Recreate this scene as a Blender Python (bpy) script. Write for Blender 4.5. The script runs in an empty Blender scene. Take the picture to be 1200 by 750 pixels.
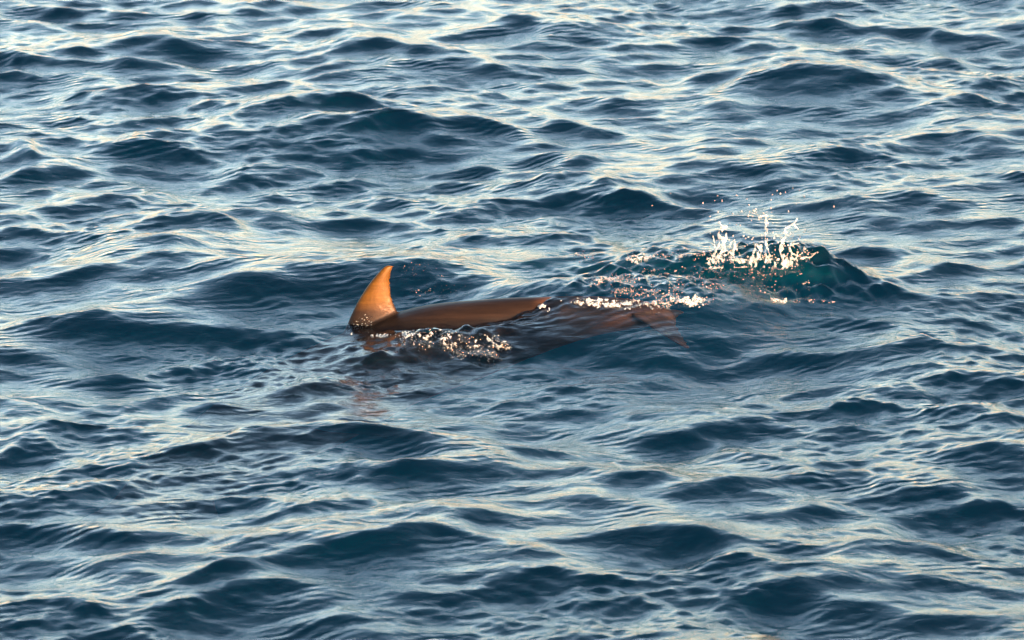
import bpy, bmesh, math, random, bisect
import numpy as np
from mathutils import Vector, Matrix, noise as mnoise

sc = bpy.context.scene
COL = sc.collection
R = math.radians

# ------------------------------------------------------------------ camera
PITCH, HFOV, DIST = 13.2, 12.5, 17.35          # telephoto from a small boat's deck
cam_d = bpy.data.cameras.new('camera')
cam = bpy.data.objects.new('camera', cam_d)
COL.objects.link(cam)
sc.camera = cam
CAM = Vector((0.0, -DIST * math.cos(R(PITCH)), DIST * math.sin(R(PITCH))))
cam.location = CAM
cam.rotation_euler = (R(90 - PITCH), 0, 0)
cam_d.sensor_width = 36
cam_d.lens = 18 / math.tan(R(HFOV / 2))
cam_d.clip_start, cam_d.clip_end = 0.1, 20000
cam_d.dof.use_dof = True
cam_d.dof.focus_distance = DIST
cam_d.dof.aperture_fstop = 8.0

# ------------------------------------------------------------------ sky, sun, exposure
SUN_EL, SUN_ROT = 9.0, 146.0                    # low sun behind the camera, to its right
w = bpy.data.worlds.new('World')
sc.world = w
w.use_nodes = True
nt = w.node_tree
sky = nt.nodes.new('ShaderNodeTexSky')
sky.sky_type = 'NISHITA'
sky.sun_disc = False
sky.sun_elevation = R(SUN_EL)
sky.sun_rotation = R(SUN_ROT)
sky.air_density = 1.0
sky.dust_density = 1.6
sky.ozone_density = 2.0
gam = nt.nodes.new('ShaderNodeGamma')               # clearer, deeper sky: contrast and white balance of the whole dome
gam.inputs['Gamma'].default_value = 1.65
hs = nt.nodes.new('ShaderNodeHueSaturation')
hs.inputs['Saturation'].default_value = .88
hs.inputs['Hue'].default_value = .484
nt.links.new(sky.outputs[0], hs.inputs['Color'])
nt.links.new(hs.outputs[0], gam.inputs['Color'])
wb = nt.nodes.new('ShaderNodeMix')
wb.data_type = 'RGBA'
wb.blend_type = 'MULTIPLY'
wb.inputs['Factor'].default_value = 1.0
wb.inputs[7].default_value = (1.09, .715, .60, 1)
nt.links.new(gam.outputs[0], wb.inputs[6])
nt.links.new(wb.outputs[2], nt.nodes['Background'].inputs[0])
nt.nodes['Background'].inputs[1].default_value = 0.15
to_sun = Vector((math.sin(R(SUN_ROT)) * math.cos(R(SUN_EL)),
                 math.cos(R(SUN_ROT)) * math.cos(R(SUN_EL)), math.sin(R(SUN_EL))))
sun_d = bpy.data.lights.new('sun', 'SUN')
sun_d.energy = 2.0
sun_d.angle = R(0.5)
sun_d.color = (1.0, 0.78, 0.50)
sun = bpy.data.objects.new('sun', sun_d)
COL.objects.link(sun)
sun.rotation_euler = to_sun.to_track_quat('Z', 'Y').to_euler()
vs = sc.view_settings
vs.view_transform = 'Standard'
vs.look = 'None'
vs.gamma = 1.0
vs.exposure = 1.75
vs.use_curve_mapping = False
sc.cycles.use_denoising = True
sc.cycles.max_bounces = 5
sc.cycles.transparent_max_bounces = 12
sc.cycles.volume_bounces = 0
sc.cycles.sample_clamp_indirect = 1.2
sc.cycles.blur_glossy = .3

# ------------------------------------------------------------------ pixel <-> world helpers (photo is 1200 x 750)
FPX = 600 / math.tan(R(HFOV / 2))
_c, _s = math.cos(R(PITCH)), math.sin(R(PITCH))
def ray(px, py):
    u, v = (px - 600) / FPX, (375 - py) / FPX
    return Vector((u, _c + v * _s, -_s + v * _c))
def ground(px, py, z=0.0):
    d = ray(px, py)
    t = (z - CAM.z) / d.z
    return CAM.x + d.x * t, CAM.y + d.y * t
def at_y(px, py, y):
    d = ray(px, py)
    return CAM + d * ((y - CAM.y) / d.y)

# ------------------------------------------------------------------ node helpers
def material(name):
    m = bpy.data.materials.new(name)
    m.use_nodes = True
    n = m.node_tree
    n.nodes.clear()
    out = n.nodes.new('ShaderNodeOutputMaterial')
    return m, n, out
def N(n, t, **kw):
    x = n.nodes.new(t)
    for k, v in kw.items():
        if k.startswith('in_'):
            x.inputs[k[3:].replace('_', ' ')].default_value = v
        else:
            setattr(x, k, v)
    return x

# ------------------------------------------------------------------ the sea surface
rng = np.random.default_rng(11)
def axis(lo, hi, step_fn, far, ratio):
    a = [lo]
    while a[-1] < hi:
        a.append(a[-1] + step_fn(a[-1]))
    s0, s1 = step_fn(lo), step_fn(hi)
    left, st, p = [], s0, a[0]
    while p > -far:
        st *= ratio
        p -= st
        left.append(p)
    right, st, p = [], s1, a[-1]
    while p < far:
        st *= ratio
        p += st
        right.append(p)
    return np.array(left[::-1] + a + right)
XS = axis(-3.6, 3.6, lambda v: 0.0080, 4000, 1.28)
YS = axis(-4.7, 8.4, lambda v: 0.0085 + 0.0011 * max(0, v + 4.5), 4000, 1.28)
NX, NY = len(XS), len(YS)
X, Y = np.meshgrid(XS.astype(np.float32), YS.astype(np.float32))
dX = np.maximum.outer(np.gradient(YS), np.gradient(XS)).astype(np.float32)

# slow warp of the plane, so that crests wander
def wob(a, b, c, d):
    return np.sin(a * X + b * Y + c) * d
inside = ((np.abs(X) < 30) & (np.abs(Y) < 40)).astype(np.float32)
WX = X + (wob(2.1, 1.3, .4, .035) + wob(-3.7, 2.2, 1.9, .025) + wob(6.1, 4.5, 4.4, .012)) * inside
WY = Y + (wob(3.3, .9, 2.2, .045) + wob(5.2, -1.7, .3, .030) + wob(9.1, 3.3, 5.0, .014)) * inside

Z = np.zeros_like(X)
DX, DYY = np.zeros_like(X), np.zeros_like(X)           # sideways drift that sharpens the crests
# ruffled patches and slicks for the shortest ripples
RUF = np.clip(.75 + .9 * (wob(1.3, .9, .2, .5) + wob(-2.3, 1.1, 1.2, .5) + wob(2.9, 2.3, 3.3, .45) + wob(4.7, -1.9, 5.3, .4) + wob(-1.1, 3.1, .9, .4)),   .5, 1.4).astype(np.float32)
# random wind waves: (number, shortest, longest, rms slope, directional spread)
for cnt, l0, l1, srms, spread in ((26, 1.6, 4.5, .042, .55), (60, .50, 1.5, .080, .75),
                                  (90, .16, .50, .130, .85), (110, .042, .16, .110, .9)):
    for i in range(cnt):
        lam = math.exp(rng.uniform(math.log(l0), math.log(l1)))
        k = 2 * math.pi / lam
        th = math.pi / 2 + .25 + rng.normal(0, spread)
        amp = srms * math.sqrt(2.0 / cnt) / k
        ph = rng.uniform(0, 6.283)
        ok_r = np.nonzero(np.gradient(YS) < lam * .35)[0]
        ok_c = np.nonzero(np.gradient(XS) < lam * .35)[0]
        r0, r1, c0, c1 = ok_r[0], ok_r[-1] + 1, ok_c[0], ok_c[-1] + 1
        fr = np.clip((lam * .35 - np.gradient(YS)[r0:r1]) / (lam * .1), 0, 1)
        fc = np.clip((lam * .35 - np.gradient(XS)[c0:c1]) / (lam * .1), 0, 1)
        wgt = np.outer(fr, fc).astype(np.float32)
        src = (X, Y) if lam < .3 else (WX, WY)
        arg = k * math.cos(th) * src[0][r0:r1, c0:c1] + k * math.sin(th) * src[1][r0:r1, c0:c1] + ph
        if lam < .16:
            wgt = wgt * RUF[r0:r1, c0:c1]
        Z[r0:r1, c0:c1] += amp * wgt * np.sin(arg)
        if lam < 1.6:
            ca = np.cos(arg) * wgt * (amp * (1.0 if lam > .16 else .5))
            DX[r0:r1, c0:c1] += ca * math.cos(th)
            DYY[r0:r1, c0:c1] += ca * math.sin(th)
# individual wavelets seen in the photograph: face centre x, y, half length, face height, tilt (px), steepness
RIDGES = [
 (60,52,60,12,2,1),(165,54,45,14,6,1.1),(225,62,50,10,8,1),(205,80,28,10,4,.8),(165,78,35,8,0,.8),(30,94,30,10,3,1),
 (95,87,20,6,0,.8),(150,118,60,14,-14,1),(85,117,20,5,0,.7),(255,132,30,8,0,.9),(290,110,50,8,-4,.9),(165,150,50,14,-4,1),
 (320,140,45,16,-14,1.1),(400,134,45,14,6,1.1),(440,70,60,14,4,1.2),(560,90,60,12,6,1),(380,90,35,8,-8,.9),(300,88,30,6,-2,.8),
 (265,160,40,10,4,1),(190,181,60,16,0,1.1),(330,194,50,12,0,1),(15,188,20,16,8,1.1),(60,173,40,6,4,.8),(420,181,35,10,0,1),
 (450,160,70,14,10,1),(520,126,40,10,2,.9),(550,158,60,10,10,1),(575,44,60,12,-14,1),(500,24,70,6,-4,.9),(480,5,55,8,3,1),
 (420,20,30,6,0,.8),(300,5,40,6,3,.9),(235,20,40,6,0,.8),(250,34,30,6,-2,.8),(120,20,70,10,10,.9),(40,35,30,6,2,.8),
 (560,196,40,10,0,1),(650,38,65,18,4,1.2),(740,24,45,10,6,.8),(800,36,60,8,-2,1),(960,32,55,10,2,1.1),(930,17,30,6,-2,.9),
 (1060,34,45,8,3,1),(1120,40,30,6,3,1),(890,48,65,8,-4,.9),(1035,52,35,8,2,.8),(1105,63,25,8,0,1),(1160,58,30,5,0,.8),
 (780,78,60,8,-4,.9),(930,80,60,10,-4,1),(1060,80,70,14,8,1.1),(640,104,50,8,0,.9),(970,110,75,24,8,1.35),(870,112,30,10,0,1),
 (750,122,70,12,-6,1),(755,140,50,8,2,.9),(1110,130,60,18,-10,1.1),(1170,100,40,10,-3,1),(660,150,30,8,4,.8),(710,155,30,8,4,.8),
 (860,170,60,10,-4,1),(770,164,40,6,-2,.8),(640,186,50,14,8,1.1),(950,186,70,16,6,1.1),(1030,190,50,10,4,1),(840,180,60,10,0,.9),
 (1180,145,30,8,0,.8),(1160,185,40,8,0,.8),(720,96,40,6,-4,.7),(40,211,50,12,-8,1.1),(310,201,60,14,-6,1.1),(430,207,50,10,0,1),
 (530,213,50,10,2,1.1),(460,235,35,12,4,1),(180,233,35,10,0,1),(120,241,40,10,-4,1),(60,251,50,10,-6,.9),(130,263,35,10,4,1),
 (190,269,45,14,-4,1),(250,271,40,14,8,1.2),(300,255,50,14,4,1.1),(390,246,40,8,6,.9),(10,273,30,12,0,1),(160,310,80,22,-4,1.2),
 (50,337,60,20,0,1.2),(150,349,40,8,0,.9),(560,250,40,10,-2,.9),(570,285,40,14,2,1),(665,231,55,18,4,1.2),(730,244,50,16,6,1.2),
 (830,201,60,10,2,1),(855,272,40,12,4,1),(910,215,40,10,-4,.9),(1040,246,60,14,-4,1.1),(1130,222,50,8,2,.9),(1150,262,50,10,2,1),
 (1000,298,40,12,6,.9),(1080,313,60,8,4,.9),(1150,328,50,8,2,.8),(620,292,50,18,8,1.2),(690,290,40,10,4,1),(1170,214,30,8,0,.9),
 (1050,350,60,8,4,.7),(75,389,50,8,0,.8),(250,400,80,18,2,1.1),(50,426,60,16,4,1.1),(120,442,80,12,0,.8),(370,458,40,8,-4,.7),
 (500,449,40,10,6,.8),(520,487,40,12,-4,.9),(180,489,40,8,0,.6),(40,522,50,20,-6,1.2),(110,531,50,14,4,1),(200,550,120,20,-14,1.1),
 (340,530,70,24,-8,1.2),(440,533,70,26,2,1.3),(540,547,60,20,6,1.2),(950,421,45,12,2,1),(1050,417,60,16,0,1.2),(1150,416,60,12,3,1),
 (1060,437,60,10,0,.9),(690,446,100,10,0,.8),(900,503,120,16,2,1.1),(770,510,60,12,6,1.1),(1100,473,50,10,0,.9),(870,531,40,8,-2,.7),
 (660,522,50,12,4,1.1),(740,541,40,10,0,.9),(1160,547,60,16,-10,1.2),(1000,549,80,10,-4,1),(1150,452,50,8,0,.8),(1000,381,60,8,6,.7),
 (60,564,60,10,-6,1),(150,592,90,14,4,.9),(420,572,90,20,4,1.2),(520,572,60,18,0,1.2),(550,630,50,20,-4,1.2),(40,632,60,12,6,1.1),
 (130,642,40,12,0,1),(210,642,70,10,4,1),(90,667,70,14,-4,1.1),(150,676,50,8,4,.8),(360,652,70,24,6,1.2),(460,668,90,24,10,1.1),
 (560,657,80,22,8,1.2),(270,687,60,14,-4,1.2),(330,702,80,20,4,1),(200,726,70,14,4,.9),(50,716,50,12,4,.9),(20,741,30,8,0,.8),
 (530,719,50,10,2,.8),(430,741,60,8,0,.7),(270,616,30,6,0,.8),(860,576,60,12,2,1.1),(960,572,90,14,-6,1.1),(660,601,60,10,-3,1),
 (770,642,90,20,-6,1.35),(830,672,40,22,-4,1.2),(950,611,40,8,0,.8),(920,636,50,10,0,.9),(1080,656,70,12,-4,1),(950,712,90,24,12,1.35),
 (1100,727,90,20,-6,1.35),(700,691,60,14,4,1),(640,651,50,12,-4,.9),(740,721,60,14,0,1),(1170,602,40,14,-8,1.1),(1100,591,60,10,-6,1),
 (930,679,50,12,-4,1),(640,731,40,8,0,.7),(1130,691,60,8,0,.7),
 (405,424,55,14,-6,1.0),(380,448,55,13,-4,1.0),(300,432,60,10,-6,.7),
 # broader swells that carry them
 (330,562,330,52,0,.28),(420,672,260,46,6,.28),(110,655,150,42,0,.28),(950,714,220,46,4,.32),(760,658,140,46,-4,.32),(890,508,210,32,0,.28),
 (970,118,120,40,4,.32),(1060,430,150,36,0,.28),(180,330,170,46,-4,.32),(1150,560,120,40,-6,.28),(420,150,160,36,0,.2),(120,60,160,30,6,.2),
 (690,240,120,34,6,.28),(480,75,150,28,4,.2),
]
def add_ridge(x0, y0, hl, wdt, tilt, s):
    """one wavelet: steep face towards -y, longer back"""
    ix0, ix1 = np.searchsorted(XS, [x0 - 3 * hl, x0 + 3 * hl])
    ext = 3 * wdt + abs(tilt) * 3 * hl
    iy0, iy1 = np.searchsorted(YS, [y0 - ext, y0 + ext + 3 * wdt])
    if ix1 <= ix0 or iy1 <= iy0:
        return
    x, y = WX[iy0:iy1, ix0:ix1], WY[iy0:iy1, ix0:ix1]
    u = (x - x0) / hl
    v = (y - (y0 + tilt * (x - x0)) - .55 * wdt - .35 * wdt * u * u * -1) / wdt
    v = np.where(v < 0, v, v / 1.9)
    Z[iy0:iy1, ix0:ix1] += s * wdt * np.exp(-np.abs(v) ** 1.7) * np.exp(-np.abs(u) ** 2.4)
S0 = .31
for (cx, cy, hl, th, tl, s) in RIDGES:
    x0, y0 = ground(cx, cy)
    d = math.hypot(y0 - CAM.y, CAM.z)
    ppm = FPX / d
    sn = CAM.z / d
    slope = S0 * s
    wdt = th / (ppm * (sn + slope * .8)) * .95
    tilt = -(tl / (2 * hl)) / sn
    add_ridge(x0, y0, hl / ppm, wdt, max(-.9, min(.9, tilt)), slope * .9)
# the same kind of wavelet goes on outside the picture
for i in range(420):
    x0, y0 = rng.uniform(-9, 9), rng.uniform(-11, 16)
    d = math.hypot(y0 - CAM.y, CAM.z)
    if abs(x0) < d * math.tan(R(HFOV / 2)) * 1.02 and -3.9 < y0 < 7.4:
        continue
    add_ridge(x0, y0, rng.uniform(.12, .35), rng.uniform(.06, .16), rng.uniform(-.5, .5), S0 * rng.uniform(.7, 1.2))

# ---- water moved by the dolphin (x right, y away, metres)
def bump(x0, y0, sx, sy_front, sy_back, h, tilt=0., pw=2.):
    u = (X - x0) / sx
    yy = Y - y0 - tilt * (X - x0)
    v = np.where(yy < 0, yy / sy_front, yy / sy_back)
    return h * np.exp(-np.abs(u) ** pw) * np.exp(-np.abs(v) ** 2)
calm = np.exp(-((X + .05) / 1.15) ** 4) * np.exp(-((Y - .02) / .42) ** 4)
Z *= 1 - .5 * calm
DX *= 1 - .5 * calm
DYY *= 1 - .5 * calm
Z += bump(.39, .02, .54, .36, .30, .126, 0, 3.0)          # water heaped over the tail stock
Z += bump(.62, -.80, .55, .30, .30, -.035)                # trough in front of it
Z += bump(.80, .50, .50, .16, .36, .110, -.10, 3.6)       # wave thrown up by the fluke
Z += bump(1.07, .43, .19, .15, .26, .042)
Z += bump(-.95, .26, .48, .16, .45, .060, .30)            # bow wave behind the fin
Z += bump(-.36, .36, .36, .16, .35, .055, .05)
Z += bump(-.22, -.42, .26, .14, .20, .045)                # lump under the foam in front
Z += bump(-.14, -.16, .34, .22, .2, -.024)
# torn, bubbling water where foam floats
def churn(x0, y0, sx, sy, amp, seed):
    g = np.random.default_rng(seed)
    m = np.exp(-((X - x0) / sx) ** 4 - ((Y - y0) / sy) ** 4)
    sel = np.nonzero(m > .01)
    x, y, zz = X[sel], Y[sel], 0
    for i in range(26):
        k, t = 2 * math.pi / g.uniform(.03, .12), g.uniform(0, 6.28)
        zz = zz + np.sin(k * math.cos(t) * x + k * math.sin(t) * y + g.uniform(0, 6.28)) * (12.0 / k)
    Z[sel] += amp * m[sel] * zz
churn(-.22, -.42, .24, .20, .010, 1)
churn(.50, .02, .34, .14, .010, 2)
churn(.80, .40, .58, .26, .014, 3)
churn(-.30, .26, .22, .16, .003, 4)
churn(-.78, -.66, .50, .36, .005, 7)
churn(.08, -.12, .22, .16, .005, 8)
churn(1.10, .40, .20, .20, .007, 9)

verts = np.stack([X + DX, Y + DYY, Z], -1).reshape(-1, 3).astype(np.float32)
idx = np.arange(NX * NY, dtype=np.int32).reshape(NY, NX)
quads = np.stack([idx[:-1, :-1], idx[:-1, 1:], idx[1:, 1:], idx[1:, :-1]], -1).reshape(-1, 4)
me = bpy.data.meshes.new('sea')
me.vertices.add(len(verts))
me.vertices.foreach_set('co', verts.ravel())
me.loops.add(quads.size)
me.loops.foreach_set('vertex_index', quads.ravel())
me.polygons.add(len(quads))
me.polygons.foreach_set('loop_start', np.arange(0, quads.size, 4, dtype=np.int32))
me.polygons.foreach_set('use_smooth', np.ones(len(quads), dtype=bool))
me.update(calc_edges=True)
sea = bpy.data.objects.new('sea', me)
COL.objects.link(sea)
sea['kind'] = 'structure'
sea['label'] = 'choppy deep blue sea with pale sky reflections'
def sample(A, x, y):
    i = min(max(bisect.bisect(XL, x) - 1, 0), NX - 2)
    j = min(max(bisect.bisect(YL, y) - 1, 0), NY - 2)
    fx, fy = (x - XL[i]) / (XL[i + 1] - XL[i]), (y - YL[j]) / (YL[j + 1] - YL[j])
    return (A.item(j, i) * (1 - fx) + A.item(j, i + 1) * fx) * (1 - fy) + (A.item(j + 1, i) * (1 - fx) + A.item(j + 1, i + 1) * fx) * fy
XL, YL = XS.tolist(), YS.tolist()
def height(x, y):
    u, v = x, y
    for _ in range(2):
        u, v = x - sample(DX, u, v), y - sample(DYY, u, v)
    return sample(Z, u, v)
def on_water(px, py):
    """first point of the sea surface seen at a photo pixel"""
    d = ray(px, py).normalized()
    t = (0.32 - CAM.z) / d.z
    p = CAM + d * t
    for i in range(900):
        if p.z < height(p.x, p.y):
            break
        p = p + d * .010
    return p

m_sea, n, out = material('sea_water')
tc = N(n, 'ShaderNodeTexCoord')
mp = N(n, 'ShaderNodeMapping')
mp.inputs['Scale'].default_value = (.55, 1.0, 1.0)
mp.inputs['Rotation'].default_value = (0, 0, .2)
n.links.new(tc.outputs['Object'], mp.inputs['Vector'])
n1 = N(n, 'ShaderNodeTexNoise', in_Scale=16.0, in_Detail=5.0, in_Roughness=.55, in_Distortion=.6)
n.links.new(mp.outputs[0], n1.inputs['Vector'])
b1 = N(n, 'ShaderNodeBump', in_Strength=1.0, in_Distance=.0068)
# parasitic ripples: fine parallel lines in patches
mp2 = N(n, 'ShaderNodeMapping')
mp2.inputs['Rotation'].default_value = (0, 0, 1.15)
n.links.new(tc.outputs['Object'], mp2.inputs['Vector'])
wv = N(n, 'ShaderNodeTexWave', in_Scale=7.0, in_Distortion=7.0, in_Detail=2.0, in_Detail_Scale=.6)
n.links.new(mp2.outputs[0], wv.inputs['Vector'])
nm = N(n, 'ShaderNodeTexNoise', in_Scale=2.6, in_Detail=2.0)
n.links.new(tc.outputs['Object'], nm.inputs['Vector'])
mr = N(n, 'ShaderNodeMapRange')
mr.inputs['From Min'].default_value, mr.inputs['From Max'].default_value = .48, .66
n.links.new(nm.outputs['Fac'], mr.inputs['Value'])
b2 = N(n, 'ShaderNodeBump', in_Distance=.0020)
n.links.new(mr.outputs[0], b2.inputs['Strength'])
n.links.new(wv.outputs['Fac'], b2.inputs['Height'])
n.links.new(b2.outputs[0], b1.inputs['Normal'])
n.links.new(n1.outputs['Fac'], b1.inputs['Height'])
fr = N(n, 'ShaderNodeFresnel', in_IOR=1.333)
n.links.new(b1.outputs[0], fr.inputs['Normal'])
gl = N(n, 'ShaderNodeBsdfGlossy', in_Roughness=.07)
gl.inputs['Color'].default_value = (1, 1, 1, 1)
n.links.new(b1.outputs[0], gl.inputs['Normal'])
tr = N(n, 'ShaderNodeBsdfTransparent')
tr.inputs['Color'].default_value = (.95, .98, 1, 1)
mx = N(n, 'ShaderNodeMixShader')
n.links.new(fr.outputs[0], mx.inputs[0])
n.links.new(tr.outputs[0], mx.inputs[1])
n.links.new(gl.outputs[0], mx.inputs[2])
n.links.new(mx.outputs[0], out.inputs['Surface'])
va = N(n, 'ShaderNodeVolumeAbsorption', in_Density=.5)
va.inputs['Color'].default_value = (.1, .60, .70, 1)
vsn = N(n, 'ShaderNodeVolumeScatter', in_Density=.23)
vsn.inputs['Color'].default_value = (.0, .48, .62, 1)
vadd = N(n, 'ShaderNodeAddShader')
n.links.new(va.outputs[0], vadd.inputs[0])
n.links.new(vsn.outputs[0], vadd.inputs[1])
n.links.new(vadd.outputs[0], out.inputs['Volume'])
me.materials.append(m_sea)

# added sheet, no real floor: stands in for the dim blue of deep water
bm = bmesh.new()
for a, b in ((-4000, -4000), (4000, -4000), (4000, 4000), (-4000, 4000)):
    bm.verts.new((a, b, -6.0))
bm.faces.new(bm.verts)
md = bpy.data.meshes.new('depth_sheet')
bm.to_mesh(md); bm.free()
bed = bpy.data.objects.new('depth_sheet', md)
COL.objects.link(bed)
bed['kind'] = 'structure'
m_deep, n, out = material('deep_water')
df = N(n, 'ShaderNodeBsdfDiffuse')
df.inputs['Color'].default_value = (.06, .30, .42, 1)
n.links.new(df.outputs[0], out.inputs['Surface'])
md.materials.append(m_deep)

# ------------------------------------------------------------------ the dolphin
DY = -.10                                       # its spine lies along the line y = DY
def interp(tab, x):
    xs = [r[0] for r in tab]
    x = min(max(x, xs[0]), xs[-1])
    for k in range(len(tab) - 1):
        if x <= xs[k + 1]:
            break
    p0, p1, p2, p3 = tab[max(k - 1, 0)], tab[k], tab[k + 1], tab[min(k + 2, len(tab) - 1)]
    h = p2[0] - p1[0]
    t = (x - p1[0]) / h
    res = []
    for c in range(1, len(p1)):
        m1 = (p2[c] - p0[c]) / (p2[0] - p0[0]) * h
        m2 = (p3[c] - p1[c]) / (p3[0] - p1[0]) * h
        res.append((2*t**3 - 3*t*t + 1) * p1[c] + (t**3 - 2*t*t + t) * m1 + (-2*t**3 + 3*t*t) * p2[c] + (t**3 - t*t) * m2)
    return res
#        x      centre z   half height  half width
SPINE = [(-1.66, -.790, .012, .016), (-1.61, -.772, .030, .038), (-1.54, -.742, .036, .046), (-1.48, -.712, .052, .062),
         (-1.42, -.672, .092, .088), (-1.35, -.630, .122, .115), (-1.22, -.550, .155, .150), (-1.04, -.440, .185, .180),
         (-.84, -.335, .203, .196), (-.62, -.232, .205, .196), (-.36, -.112, .180, .168), (-.10, -.045, .145, .125),
         (.10, .002, .108, .085), (.30, .038, .076, .052), (.46, .046, .054, .032), (.54, .042, .038, .024), (.60, .034, .018, .018)]
bm = bmesh.new()
rings = []
NS, NR = 90, 36
for i in range(NS + 1):
    x = -1.66 + 2.26 * i / NS
    zc, hh, hw = interp(SPINE, x)
    ring = []
    for k in range(NR):
        a = 2 * math.pi * k / NR
        c, s = math.cos(a), math.sin(a)
        # slightly keeled back, rounder belly
        yy = hw * math.copysign(abs(c) ** (1.0 if s < 0 else 1.06), c)
        ring.append(bm.verts.new((x, yy, zc + hh * s)))
    rings.append(ring)
for i in range(NS):
    for k in range(NR):
        bm.faces.new((rings[i][k], rings[i][(k + 1) % NR], rings[i + 1][(k + 1) % NR], rings[i + 1][k]))
bm.faces.new(rings[0][::-1])
bm.faces.new(rings[-1])

def blade(stations, axis_fn, nseg=16):
    """foil section loft: stations = (span position, leading point, trailing point, half thickness)"""
    rr = []
    for (sp, le, te, th) in stations:
        ring = []
        for k in range(nseg):
            a = 2 * math.pi * k / nseg
            t = .5 - .5 * math.cos(a)              # 0 leading .. 1 trailing
            prof = 2.2 * (math.sqrt(max(t, 0)) * (1 - t) * .95 + .10 * t * (1 - t)) + .10
            side = 1 if a < math.pi else -1
            o = side * th * prof * (1 if 0 < k < nseg and k != nseg // 2 else 0)
            ring.append(bm.verts.new(axis_fn(sp, le + (te - le) * t, o)))
        rr.append(ring)
    for i in range(len(rr) - 1):
        for k in range(nseg):
            bm.faces.new((rr[i][k], rr[i][(k + 1) % nseg], rr[i + 1][(k + 1) % nseg], rr[i + 1][k]))
    bm.faces.new(rr[0][::-1])
    bm.faces.new(rr[-1])
# dorsal fin, traced against the photograph: (photo y, leading x, trailing x)
FIN = [(420, 388, 512), (404, 396, 496), (392, 402, 484), (382, 407, 474), (372, 411.5, 466.5), (364, 415, 464), (356, 419, 460), (346, 425, 457), (336, 431.5, 455.6), (328, 437.5, 455.4),
       (321, 443.5, 456.3), (316, 448, 458), (312.5, 452, 459.5), (310.5, 455.5, 459.8)]
st = []
for j, (py, xl, xr) in enumerate(FIN):
    a, b = at_y(xl - 1.6, py, DY), at_y(xr + 1.8, py, DY)
    st.append((a.z, a.x, b.x, .030 * (1 - j / (len(FIN) - 1)) ** .8 + .0062))
blade(st, lambda z, x, o: (x, o, z))
# tail fluke: two swept blades in one nearly level plane
for sgn in (-1, 1):
    FL = [(-.02, .46, .655, .018), (.05, .49, .652, .017), (.10, .528, .660, .014), (.15, .566, .668, .012), (.20, .602, .677, .010),
          (.245, .634, .686, .008), (.275, .660, .693, .0065), (.292, .680, .697, .005)]
    blade([(s, l, t, h) for s, l, t, h in FL],
          lambda s, x, o, g=sgn: (x - .045, g * s, .056 - .22 * (x - .5) + o - .10 * s))
# flippers
for sgn in (-1, 1):
    FP = [(.0, -1.30, -1.10, .022), (.08, -1.27, -1.09, .019), (.16, -1.22, -1.07, .015), (.23, -1.16, -1.05, .011), (.29, -1.10, -1.035, .008), (.325, -1.06, -1.03, .006)]
    blade(FP, lambda s, x, o, g=sgn: (x, g * (.10 + s * .86), -.60 - s * .45 + o))
bmesh.ops.recalc_face_normals(bm, faces=bm.faces)
tmp = bpy.data.meshes.new('tmp')
bm.to_mesh(tmp); bm.free()
to = bpy.data.objects.new('tmp', tmp)
COL.objects.link(to)
rm = to.modifiers.new('r', 'REMESH')
rm.mode = 'VOXEL'
rm.voxel_size = .0065
sm = to.modifiers.new('s', 'SMOOTH')
sm.factor, sm.iterations = .5, 5
dg = bpy.context.evaluated_depsgraph_get()
dm = bpy.data.meshes.new_from_object(to.evaluated_get(dg))
bpy.data.objects.remove(to)
dm.name = 'dolphin'
for p in dm.polygons:
    p.use_smooth = True
dol = bpy.data.objects.new('dolphin', dm)
COL.objects.link(dol)
dol.location = (0, DY, 0)
dol['label'] = 'brown grey dolphin diving, sunlit curved dorsal fin and back above water'
dol['category'] = 'dolphin'
m_dol, n, out = material('dolphin_skin')
tc = N(n, 'ShaderNodeTexCoord')
nz = N(n, 'ShaderNodeTexNoise', in_Scale=9.0, in_Detail=6.0, in_Roughness=.6)
n.links.new(tc.outputs['Object'], nz.inputs['Vector'])
cr = N(n, 'ShaderNodeValToRGB')
cr.color_ramp.elements[0].position = .35
cr.color_ramp.elements[0].color = (.036, .0215, .0030, 1)
cr.color_ramp.elements[1].position = .68
cr.color_ramp.elements[1].color = (.055, .0328, .0042, 1)
n.links.new(nz.outputs['Fac'], cr.inputs['Fac'])
# low sunlight painted into the skin (dimmer back, brighter fin), plus greyer lower flank
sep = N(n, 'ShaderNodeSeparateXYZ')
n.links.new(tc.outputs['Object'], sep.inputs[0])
def span(sock, a, b, lo, hi):
    r = N(n, 'ShaderNodeMapRange', interpolation_type='SMOOTHSTEP')
    for k, v in zip(('From Min', 'From Max', 'To Min', 'To Max'), (a, b, lo, hi)):
        r.inputs[k].default_value = v
    n.links.new(sock, r.inputs['Value'])
    return r.outputs[0]
def mixc(f, a, b, mode='MIX'):
    x = N(n, 'ShaderNodeMix', data_type='RGBA', blend_type=mode)
    for sock, v in ((x.inputs[0], f), (x.inputs[6], a), (x.inputs[7], b)):
        if isinstance(v, (tuple, float, int)):
            sock.default_value = v
        else:
            n.links.new(v, sock)
    return x.outputs[2]
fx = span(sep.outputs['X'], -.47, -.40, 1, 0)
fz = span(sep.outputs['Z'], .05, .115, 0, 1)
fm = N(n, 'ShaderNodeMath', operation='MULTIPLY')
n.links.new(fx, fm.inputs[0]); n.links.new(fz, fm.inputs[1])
painted_sun = mixc(fm.outputs[0], (.175, .245, 1.5, 1), (1.0, 1.0, .9, 1))
skin = mixc(1.0, cr.outputs[0], painted_sun, 'MULTIPLY')
wz = N(n, 'ShaderNodeMath', operation='MULTIPLY_ADD')          # the pale flank climbs towards the tail
n.links.new(sep.outputs['X'], wz.inputs[0]); wz.inputs[1].default_value = -.13
n.links.new(sep.outputs['Z'], wz.inputs[2])
fl_ = span(wz.outputs[0], .022, .042, 1, 0)
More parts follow.
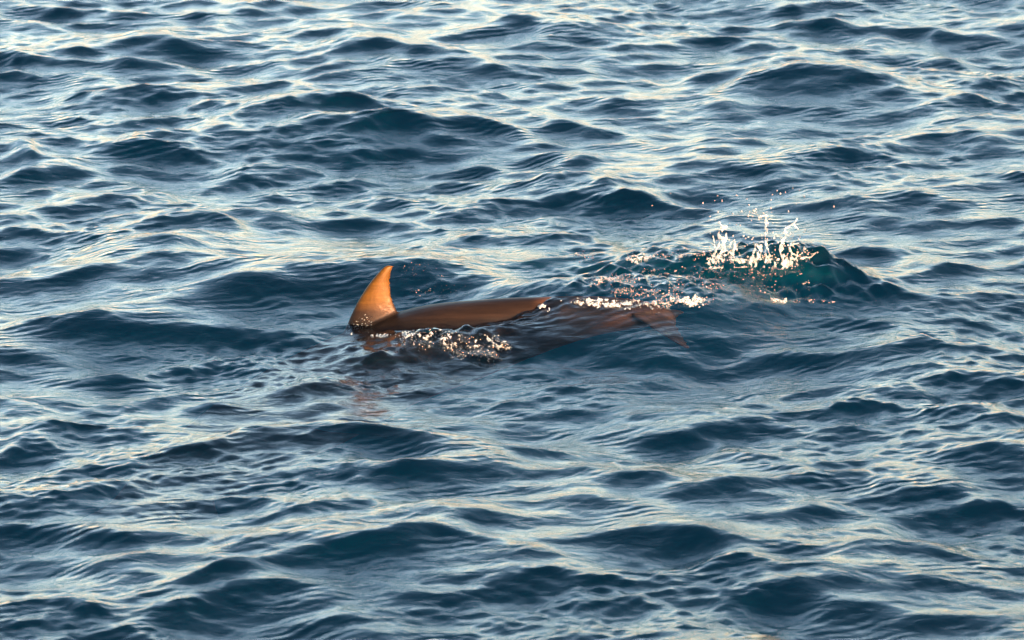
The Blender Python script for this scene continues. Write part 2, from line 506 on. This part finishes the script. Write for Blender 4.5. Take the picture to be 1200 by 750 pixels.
skin = mixc(fl_, skin, (.024, .020, .018, 1))
# faint rake marks and streaks along the body
ms = N(n, 'ShaderNodeMapping')
ms.inputs['Scale'].default_value = (5, 30, 70)
ms.inputs['Rotation'].default_value = (0, .12, 0)
n.links.new(tc.outputs['Object'], ms.inputs['Vector'])
ns = N(n, 'ShaderNodeTexNoise', in_Scale=1.0, in_Detail=5.0, in_Roughness=.65)
n.links.new(ms.outputs[0], ns.inputs['Vector'])
stv = span(ns.outputs['Fac'], .35, .68, .78, 1.28)
cmb = N(n, 'ShaderNodeCombineColor')
for q in range(3):
    n.links.new(stv, cmb.inputs[q])
skin = mixc(1.0, skin, cmb.outputs[0], 'MULTIPLY')
tail = span(sep.outputs['X'], .06, .26, 0, 1)
skin = mixc(tail, skin, (.16, .094, .060, 1))  # tail painted brighter to offset the light lost under water
nf = N(n, 'ShaderNodeTexNoise', in_Scale=260.0, in_Detail=3.0)
n.links.new(tc.outputs['Object'], nf.inputs['Vector'])
bp = N(n, 'ShaderNodeBump', in_Strength=.25, in_Distance=.002)
n.links.new(nf.outputs['Fac'], bp.inputs['Height'])
pr = N(n, 'ShaderNodeBsdfPrincipled', in_Roughness=.5)
pr.inputs['Specular IOR Level'].default_value = .12
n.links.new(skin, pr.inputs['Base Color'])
n.links.new(bp.outputs[0], pr.inputs['Normal'])
wet = N(n, 'ShaderNodeTexNoise', in_Scale=38.0, in_Detail=4.0, in_Roughness=.6)
n.links.new(tc.outputs['Object'], wet.inputs['Vector'])
bw = N(n, 'ShaderNodeBump', in_Strength=.6, in_Distance=.006)
n.links.new(wet.outputs['Fac'], bw.inputs['Height'])
pr.inputs['Coat Weight'].default_value = .06
pr.inputs['Coat Roughness'].default_value = .12
n.links.new(bw.outputs[0], pr.inputs['Coat Normal'])
n.links.new(pr.outputs[0], out.inputs['Surface'])
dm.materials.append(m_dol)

# ------------------------------------------------------------------ foam, bubbles and splash
rnd = random.Random(5)
def water_mat(name, clear, white, rough, tint):
    m, n, out = material(name)
    fr = N(n, 'ShaderNodeFresnel', in_IOR=1.45)
    gl = N(n, 'ShaderNodeBsdfGlossy', in_Roughness=rough)
    gl.inputs['Color'].default_value = (1, 1, 1, 1)
    tr = N(n, 'ShaderNodeBsdfTransparent')
    tr.inputs['Color'].default_value = (.9, .96, .97, 1)
    df = N(n, 'ShaderNodeBsdfDiffuse')
    df.inputs['Color'].default_value = tint
    tl = N(n, 'ShaderNodeBsdfTranslucent')
    tl.inputs['Color'].default_value = tint
    a = N(n, 'ShaderNodeMixShader'); a.inputs[0].default_value = .4
    n.links.new(df.outputs[0], a.inputs[1]); n.links.new(tl.outputs[0], a.inputs[2])
    b = N(n, 'ShaderNodeMixShader'); b.inputs[0].default_value = white / (white + clear)
    n.links.new(tr.outputs[0], b.inputs[1]); n.links.new(a.outputs[0], b.inputs[2])
    c = N(n, 'ShaderNodeMixShader')
    n.links.new(fr.outputs[0], c.inputs[0])
    n.links.new(b.outputs[0], c.inputs[1]); n.links.new(gl.outputs[0], c.inputs[2])
    n.links.new(c.outputs[0], out.inputs['Surface'])
    return m
m_bub = water_mat('bubble_film', 1.0, .0, .05, (.8, .8, .8, 1))
m_foam = water_mat('white_foam', .6, .4, .15, (.56, .76, .82, 1))
m_spl = water_mat('splash_water', .66, .34, .10, (.60, .80, .86, 1))

t = bmesh.new()
bmesh.ops.create_icosphere(t, subdivisions=1, radius=1)
SV = np.array([v.co[:] for v in t.verts], dtype=np.float32)
SF = np.array([[v.index for v in f.verts] for f in t.faces], dtype=np.int32)
t.free()
def balls_mesh(name, items, mats):
    """items: (centre, radius, flatten, material slot)"""
    me = bpy.data.meshes.new(name)
    n_ = len(items)
    V = np.empty((n_, len(SV), 3), np.float32)
    M = np.empty((n_, len(SF)), np.int32)
    for i, (c, r, fl, ms) in enumerate(items):
        V[i] = SV * np.array([r, r, r * fl], np.float32) + np.array(c[:], np.float32)
        M[i] = ms
    F = (SF[None] + (np.arange(n_, dtype=np.int32) * len(SV))[:, None, None]).reshape(-1, 3)
    me.vertices.add(n_ * len(SV)); me.vertices.foreach_set('co', V.ravel())
    me.loops.add(F.size); me.loops.foreach_set('vertex_index', F.ravel())
    me.polygons.add(len(F)); me.polygons.foreach_set('loop_start', np.arange(0, F.size, 3, dtype=np.int32))
    me.polygons.foreach_set('use_smooth', np.ones(len(F), dtype=bool))
    me.polygons.foreach_set('material_index', M.ravel())
    for m in mats:
        me.materials.append(m)
    me.update(calc_edges=True)
    return me
def foam(label, polys, r0, r1, white, lift=.3):
    """polys: list of (polyline of photo pixels, half band in px, count)"""
    items = []
    for line, band, cnt in polys:
        seg = [math.dist(line[i], line[i + 1]) for i in range(len(line) - 1)]
        centres = [(rnd.uniform(0, sum(seg)), rnd.gauss(0, .55), rnd.choice((1.2, 2, 3.5, 6))) for _ in range(max(2, cnt // 14))]
        for i in range(cnt):
            if rnd.random() < .72:                      # clusters
                c = rnd.choice(centres)
                q, o = c[0] + rnd.gauss(0, c[2]), c[1] * band + rnd.gauss(0, c[2] * .45)
            else:
                q, o = rnd.uniform(0, sum(seg)), rnd.gauss(0, .55) * band
            if not 0 < q < sum(seg) - 1e-3:
                continue
            k = 0
            while q > seg[k]:
                q -= seg[k]; k += 1
            f = q / seg[k]
            px = line[k][0] + (line[k + 1][0] - line[k][0]) * f
            py = line[k][1] + (line[k + 1][1] - line[k][1]) * f + o
            p = on_water(px, py)
            r = r0 * (r1 / r0) ** (rnd.random() ** 1.8)
            z = height(p.x, p.y)
            w_ = rnd.random() < white
            items.append(((p.x, p.y, z + r * lift * rnd.random()), r * (.75 if w_ else 1), rnd.uniform(.65, 1), 1 if w_ else 0))
    o = bpy.data.objects.new('foam', balls_mesh('foam', items, [m_bub, m_foam]))
    COL.objects.link(o)
    o['kind'] = 'stuff'
    o['label'] = label
    return o
foam('patch of glittering bubbles floating in front of the dolphin back',
     [([(468, 396), (495, 390), (530, 393), (570, 399), (600, 406)], 6, 420),
      ([(468, 404), (500, 403), (540, 408), (580, 411), (600, 408)], 7, 700),
      ([(525, 414), (555, 418), (580, 413)], 4, 300)], .0013, .0062, .2)
foam('band of peach white foam lying along the submerged tail stock',
     [([(668, 352), (700, 356), (740, 357), (780, 356), (812, 354), (836, 352)], 5, 700),
      ([(690, 329), (715, 327), (745, 328)], 4, 420), ([(715, 340), (770, 346), (800, 348)], 4, 420)], .0012, .0050, .55)
foam('froth and bubbles on the wave thrown up by the fluke',
     [([(672, 299), (700, 301)], 4, 120), ([(735, 304), (790, 298), (840, 302), (880, 306), (930, 304), (955, 298)], 6, 600),
      ([(750, 318), (810, 320), (870, 322), (940, 318)], 9, 700), ([(780, 334), (860, 338), (950, 336)], 7, 240),
      ([(890, 352), (930, 353), (978, 354)], 3, 110), ([(938, 305), (952, 300)], 3, 60)], .0012, .0050, .4)
foam('loose bubbles on the dark water behind the dorsal fin',
     [([(470, 312), (500, 316), (520, 326)], 9, 60), ([(480, 342), (520, 338), (556, 337)], 4, 60)], .0015, .0045, .2)

# connected lacy froth drawn over the churned water
m_froth = water_mat('froth', .45, .55, .15, (.58, .78, .84, 1))
def froth(label, bands, open_, seed, step=.8):
    items = []
    for line, half in bands:
        seg = [math.dist(line[i], line[i + 1]) for i in range(len(line) - 1)]
        q = 0.0
        while q < sum(seg) - 1e-3:
            f, k = q, 0
            while f > seg[k]:
                f -= seg[k]; k += 1
            cx = line[k][0] + (line[k + 1][0] - line[k][0]) * f / seg[k]
            cy = line[k][1] + (line[k + 1][1] - line[k][1]) * f / seg[k]
            o = -half * 1.5
            while o < half * 1.5:
                a_, b_ = cx + rnd.uniform(-.4, .4), cy + o + rnd.uniform(-.4, .4)
                v = mnoise.fractal(Vector((a_ * .13, b_ * .26, seed)), .9, 2.0, 4) * .75 + .5 * mnoise.noise(Vector((a_ * .035, b_ * .05, seed + 3)))
                ends = min(1, q / 14, (sum(seg) - q) / 14)
                if v - .55 * (abs(o) / half) ** 2 - .4 * (1 - ends) > open_:
                    p = on_water(a_, b_)
                    r = rnd.uniform(.0016, .0034)
                    items.append(((p.x, p.y, height(p.x, p.y) + r * rnd.uniform(-.1, 1.3)), r, rnd.uniform(.7, 1.1), 0))
                o += step
            q += step
    me = balls_mesh('t', items, [m_froth])
    o = bpy.data.objects.new('t', me); COL.objects.link(o)
    md_ = o.modifiers.new('r', 'REMESH'); md_.mode = 'VOXEL'; md_.voxel_size = .0016
    me2 = bpy.data.meshes.new_from_object(o.evaluated_get(bpy.context.evaluated_depsgraph_get()))
    bpy.data.objects.remove(o)
    me2.name = 'froth'
    me2.polygons.foreach_set('use_smooth', np.ones(len(me2.polygons), dtype=bool))
    me2.materials.clear(); me2.materials.append(m_froth)
    r_ = bpy.data.objects.new('froth', me2); COL.objects.link(r_)
    r_['kind'] = 'stuff'
    r_['label'] = label
froth('lacy white froth strung along the water over the tail stock',
      [([(612, 352), (630, 358), (650, 366)], 4), ([(655, 350), (690, 355), (735, 357), (780, 356), (815, 354), (840, 352)], 7), ([(685, 330), (715, 326), (750, 328)], 4)], .05, 2.2)
froth('lacy white froth along the crest of the fluke wave',
      [([(670, 299), (705, 301)], 5), ([(725, 306), (790, 299), (840, 303), (880, 307), (935, 305), (960, 298)], 6), ([(880, 352), (930, 353), (985, 354)], 3)], .2, 5.1)
froth('broken white froth among the bubbles in front of the dolphin',
      [([(465, 398), (500, 396), (540, 401), (580, 406), (604, 407)], 10)], .27, 7.4)
froth('thin white line of froth where the water meets the dolphin flank',
      [([(403, 391), (420, 394), (450, 394), (475, 393), (500, 392)], 2.5)], .02, 9.9)

# water running off the foot of the fin
items = []
for k in range(230):
    f = rnd.random()
    px, py = 407 + 26 * f + rnd.gauss(0, 3), 386 - 20 * f * rnd.random() + rnd.gauss(0, 2.5)
    if px < 405 + (390 - py) * .42:
        continue
    o_ = at_y(px, py, DY - .028)
    ok_, loc_, nor_, _i = dol.ray_cast(Vector(o_) - dol.location - Vector((0, .4, 0)), Vector((0, 1, 0)), distance=.6)
    if ok_:
        items.append((loc_ + dol.location, rnd.uniform(.0012, .0032), .8, 1 if rnd.random() < .25 else 0))
ff = bpy.data.objects.new('foam', balls_mesh('foam', items, [m_bub, m_foam]))
COL.objects.link(ff)
ff['kind'] = 'stuff'
ff['label'] = 'glinting film of bubbles at the foot of the dorsal fin'

# ---- the splash: thrown jets with a crown of drops
YC = on_water(890, 312).y
root = bpy.data.objects.new('water_splash', None)
root.location = at_y(885, 308, YC)
COL.objects.link(root)
root['label'] = 'bright white splash with thin jets and drops above the fluke wave'
root['category'] = 'splash'
def strand(out, pts, r0, r1, y0, lean):
    """a thrown jet: a bundle of thin broken filaments along a photo polyline, spreading towards its foot"""
    P = [at_y(a, b, y0 + lean * i / max(1, len(pts) - 1)) for i, (a, b) in enumerate(pts)]
    L = [(P[i + 1] - P[i]).length for i in range(len(P) - 1)]
    T = sum(L)
    for fil in range(max(2, int((r0 + r1) * 420))):
        off = Vector((rnd.gauss(0, .55), rnd.gauss(0, .8), rnd.gauss(0, .25)))
        ph, fq, amp = rnd.uniform(0, 6), rnd.uniform(30, 90), rnd.uniform(.0, .003)
        start, end = (0, T) if fil == 0 else sorted((rnd.uniform(-.2, .8) * T, rnd.uniform(.2, 1.05) * T))
        rf = rnd.uniform(.0014, .0024)
        q = max(0, start)
        gap = 0
        while q < min(T, end):
            f, k = q, 0
            while k < len(L) - 1 and f > L[k]:
                f -= L[k]; k += 1
            p = P[k].lerp(P[k + 1], min(1, f / L[k]))
            t_ = q / T
            rad = r0 * (1 - t_) + r1 * t_
            p = p + off * rad * .85 + Vector((math.sin(q * fq + ph), math.cos(q * fq * .8 + ph), 0)) * amp
            r = rf * (1 + rnd.uniform(-.25, .35)) * (1.5 if fil == 0 and t_ < .5 else 1)
            if rnd.random() < .04:
                gap = .012
            if gap <= 0:
                out.append((p - root.location, r, rnd.uniform(.9, 1.5), 0))
            if rnd.random() < .03:                      # a drop tearing off
                out.append((p + Vector((rnd.gauss(0, .014), rnd.gauss(0, .012), rnd.gauss(.004, .012))) - root.location, rnd.uniform(.0018, .003), 1.1, 0))
            q += r * .8
            gap -= r * .8
def fuse(name, items, vox=.0012):
    me = balls_mesh('t', items, [m_spl])
    o = bpy.data.objects.new('t', me); COL.objects.link(o)
    md_ = o.modifiers.new('r', 'REMESH'); md_.mode = 'VOXEL'; md_.voxel_size = vox
    s_ = o.modifiers.new('s', 'SMOOTH'); s_.factor, s_.iterations = .5, 2
    me2 = bpy.data.meshes.new_from_object(o.evaluated_get(bpy.context.evaluated_depsgraph_get()))
    bpy.data.objects.remove(o)
    me2.name = name
    me2.polygons.foreach_set('use_smooth', np.ones(len(me2.polygons), dtype=bool))
    me2.materials.clear(); me2.materials.append(m_spl)
    r = bpy.data.objects.new(name, me2); COL.objects.link(r); r.parent = root
    return r
def in_poly(x, y, poly):
    c = False
    for i in range(len(poly)):
        (x0, y0), (x1, y1) = poly[i], poly[i - 1]
        if (y0 > y) != (y1 > y) and x < (x1 - x0) * (y - y0) / (y1 - y0) + x0:
            c = not c
    return c
def edge_dist(x, y, poly):
    d = 1e9
    for i in range(len(poly)):
        (x0, y0), (x1, y1) = poly[i], poly[i - 1]
        t_ = max(0, min(1, ((x - x0) * (x1 - x0) + (y - y0) * (y1 - y0)) / ((x1 - x0) ** 2 + (y1 - y0) ** 2 + 1e-9)))
        d = min(d, math.hypot(x - x0 - t_ * (x1 - x0), y - y0 - t_ * (y1 - y0)))
    return d
def lace(out, poly, seed, y0, open_):
    """a torn sheet of water filling a traced outline, with holes, folds and depth"""
    xs, ys = [p[0] for p in poly], [p[1] for p in poly]
    y = min(ys) - 1.5
    while y < max(ys) + 1.5:
        x = min(xs) - 1.5
        while x < max(xs) + 1.5:
            a_, b_ = x + rnd.uniform(-.3, .3), y + rnd.uniform(-.3, .3)
            wx = a_ + 1.6 * mnoise.noise(Vector((a_ * .22, b_ * .22, seed + 9)))
            if in_poly(wx, b_, poly):
                v = mnoise.fractal(Vector((a_ * .30, b_ * .16, seed)), 1.0, 2.0, 3)
                rim = math.exp(-edge_dist(wx, b_, poly) / 1.6)
                if v + .45 * rim > open_:
                    dz = .016 * mnoise.noise(Vector((a_ * .12, b_ * .1, seed + 4)))
                    p = at_y(a_, b_, y0 + dz + rnd.gauss(0, .002)) - root.location
                    out.append((p, rnd.uniform(.0012, .0021), 1.1, 0))
            x += .62
        y += .62
SHEETS = [
 ([(831, 310), (835, 299), (839, 291), (843, 285), (841, 278), (843, 268), (846, 264), (851, 264), (853, 272), (852, 280), (857, 284), (861, 280),
   (864, 290), (868, 300), (875, 308), (866, 309), (858, 299), (851, 294), (845, 298), (839, 310)], .16,
  [([(846, 266), (842, 260), (836, 257), (832, 258)], .004, .003, .01, .0), ([(838, 290), (836, 280), (835, 276)], .003, .003, -.01, 0)]),
 ([(877, 308), (882, 296), (886, 287), (891, 283), (896, 282), (896, 270), (896, 258), (900, 258), (900, 270), (899, 284), (901, 295), (907, 308), (897, 309), (892, 298), (886, 309)], .12,
  [([(898, 262), (898, 256), (899, 251)], .004, .003, .01, .0), ([(892, 253), (898, 252), (902, 254)], .003, .003, .01, 0)]),
 ([(924, 313), (916, 304), (913, 294), (915, 283), (919, 277), (920, 270), (923, 271), (921, 279), (918, 287), (918, 297), (924, 305), (933, 310)], .06,
  [([(919, 272), (920, 267), (925, 266), (930, 262), (934, 256)], .004, .0025, .01, .02), ([(930, 263), (935, 268)], .003, .003, .02, 0)]),
]
for q_, (poly, op, strands) in enumerate(SHEETS):
    acc = []
    lace(acc, poly, 3.7 * q_ + 1.3, YC + .01 * q_, op)
    for pts, r0, r1, dy, lean in strands:
        strand(acc, pts, r0, r1, YC + dy, lean)
    fuse('jet', acc)
acc = []                                           # small crown at the end of the lip
for pts, r0, r1, dy, lean in [([(924, 290), (928, 297), (938, 302), (950, 302), (956, 296)], .004, .004, .03, .0), ([(935, 301), (933, 294), (931, 290)], .003, .003, .02, 0),
                              ([(940, 301), (941, 294), (943, 289)], .003, .003, .02, 0), ([(926, 288), (930, 286), (936, 285)], .002, .002, .03, 0)]:
    strand(acc, pts, r0, r1, YC + dy, lean)
fuse('crown', acc)
acc = []                                           # ragged lip the jets rise from
lace(acc, [(826, 309), (838, 303), (852, 304), (868, 303), (880, 304), (892, 303), (908, 304), (920, 306), (934, 306), (936, 312), (915, 316), (890, 313), (860, 314), (830, 315)], 8.8, YC - .015, .34)
fuse('lip', acc)['kind'] = 'stuff'
items = []
for k in range(150):
    px = rnd.choice((847, 897, 920, 890)) + rnd.gauss(0, 16)
    py = 303 - abs(rnd.gauss(0, 26))
    if k < 14:
        px, py = rnd.uniform(866, 902), rnd.uniform(245, 256)
    if k > 138:
        px, py = rnd.gauss(890, 60), rnd.uniform(222, 250)
    p = at_y(px, py, YC + rnd.gauss(0, .05)) - root.location
    items.append((p, rnd.uniform(.0018, .0036) * (1.35 if rnd.random() < .15 else 1), rnd.uniform(.8, 1.5), 0))
sp = bpy.data.objects.new('spray', balls_mesh('spray', items, [m_spl]))
COL.objects.link(sp)
sp.parent = root
sp['kind'] = 'stuff'
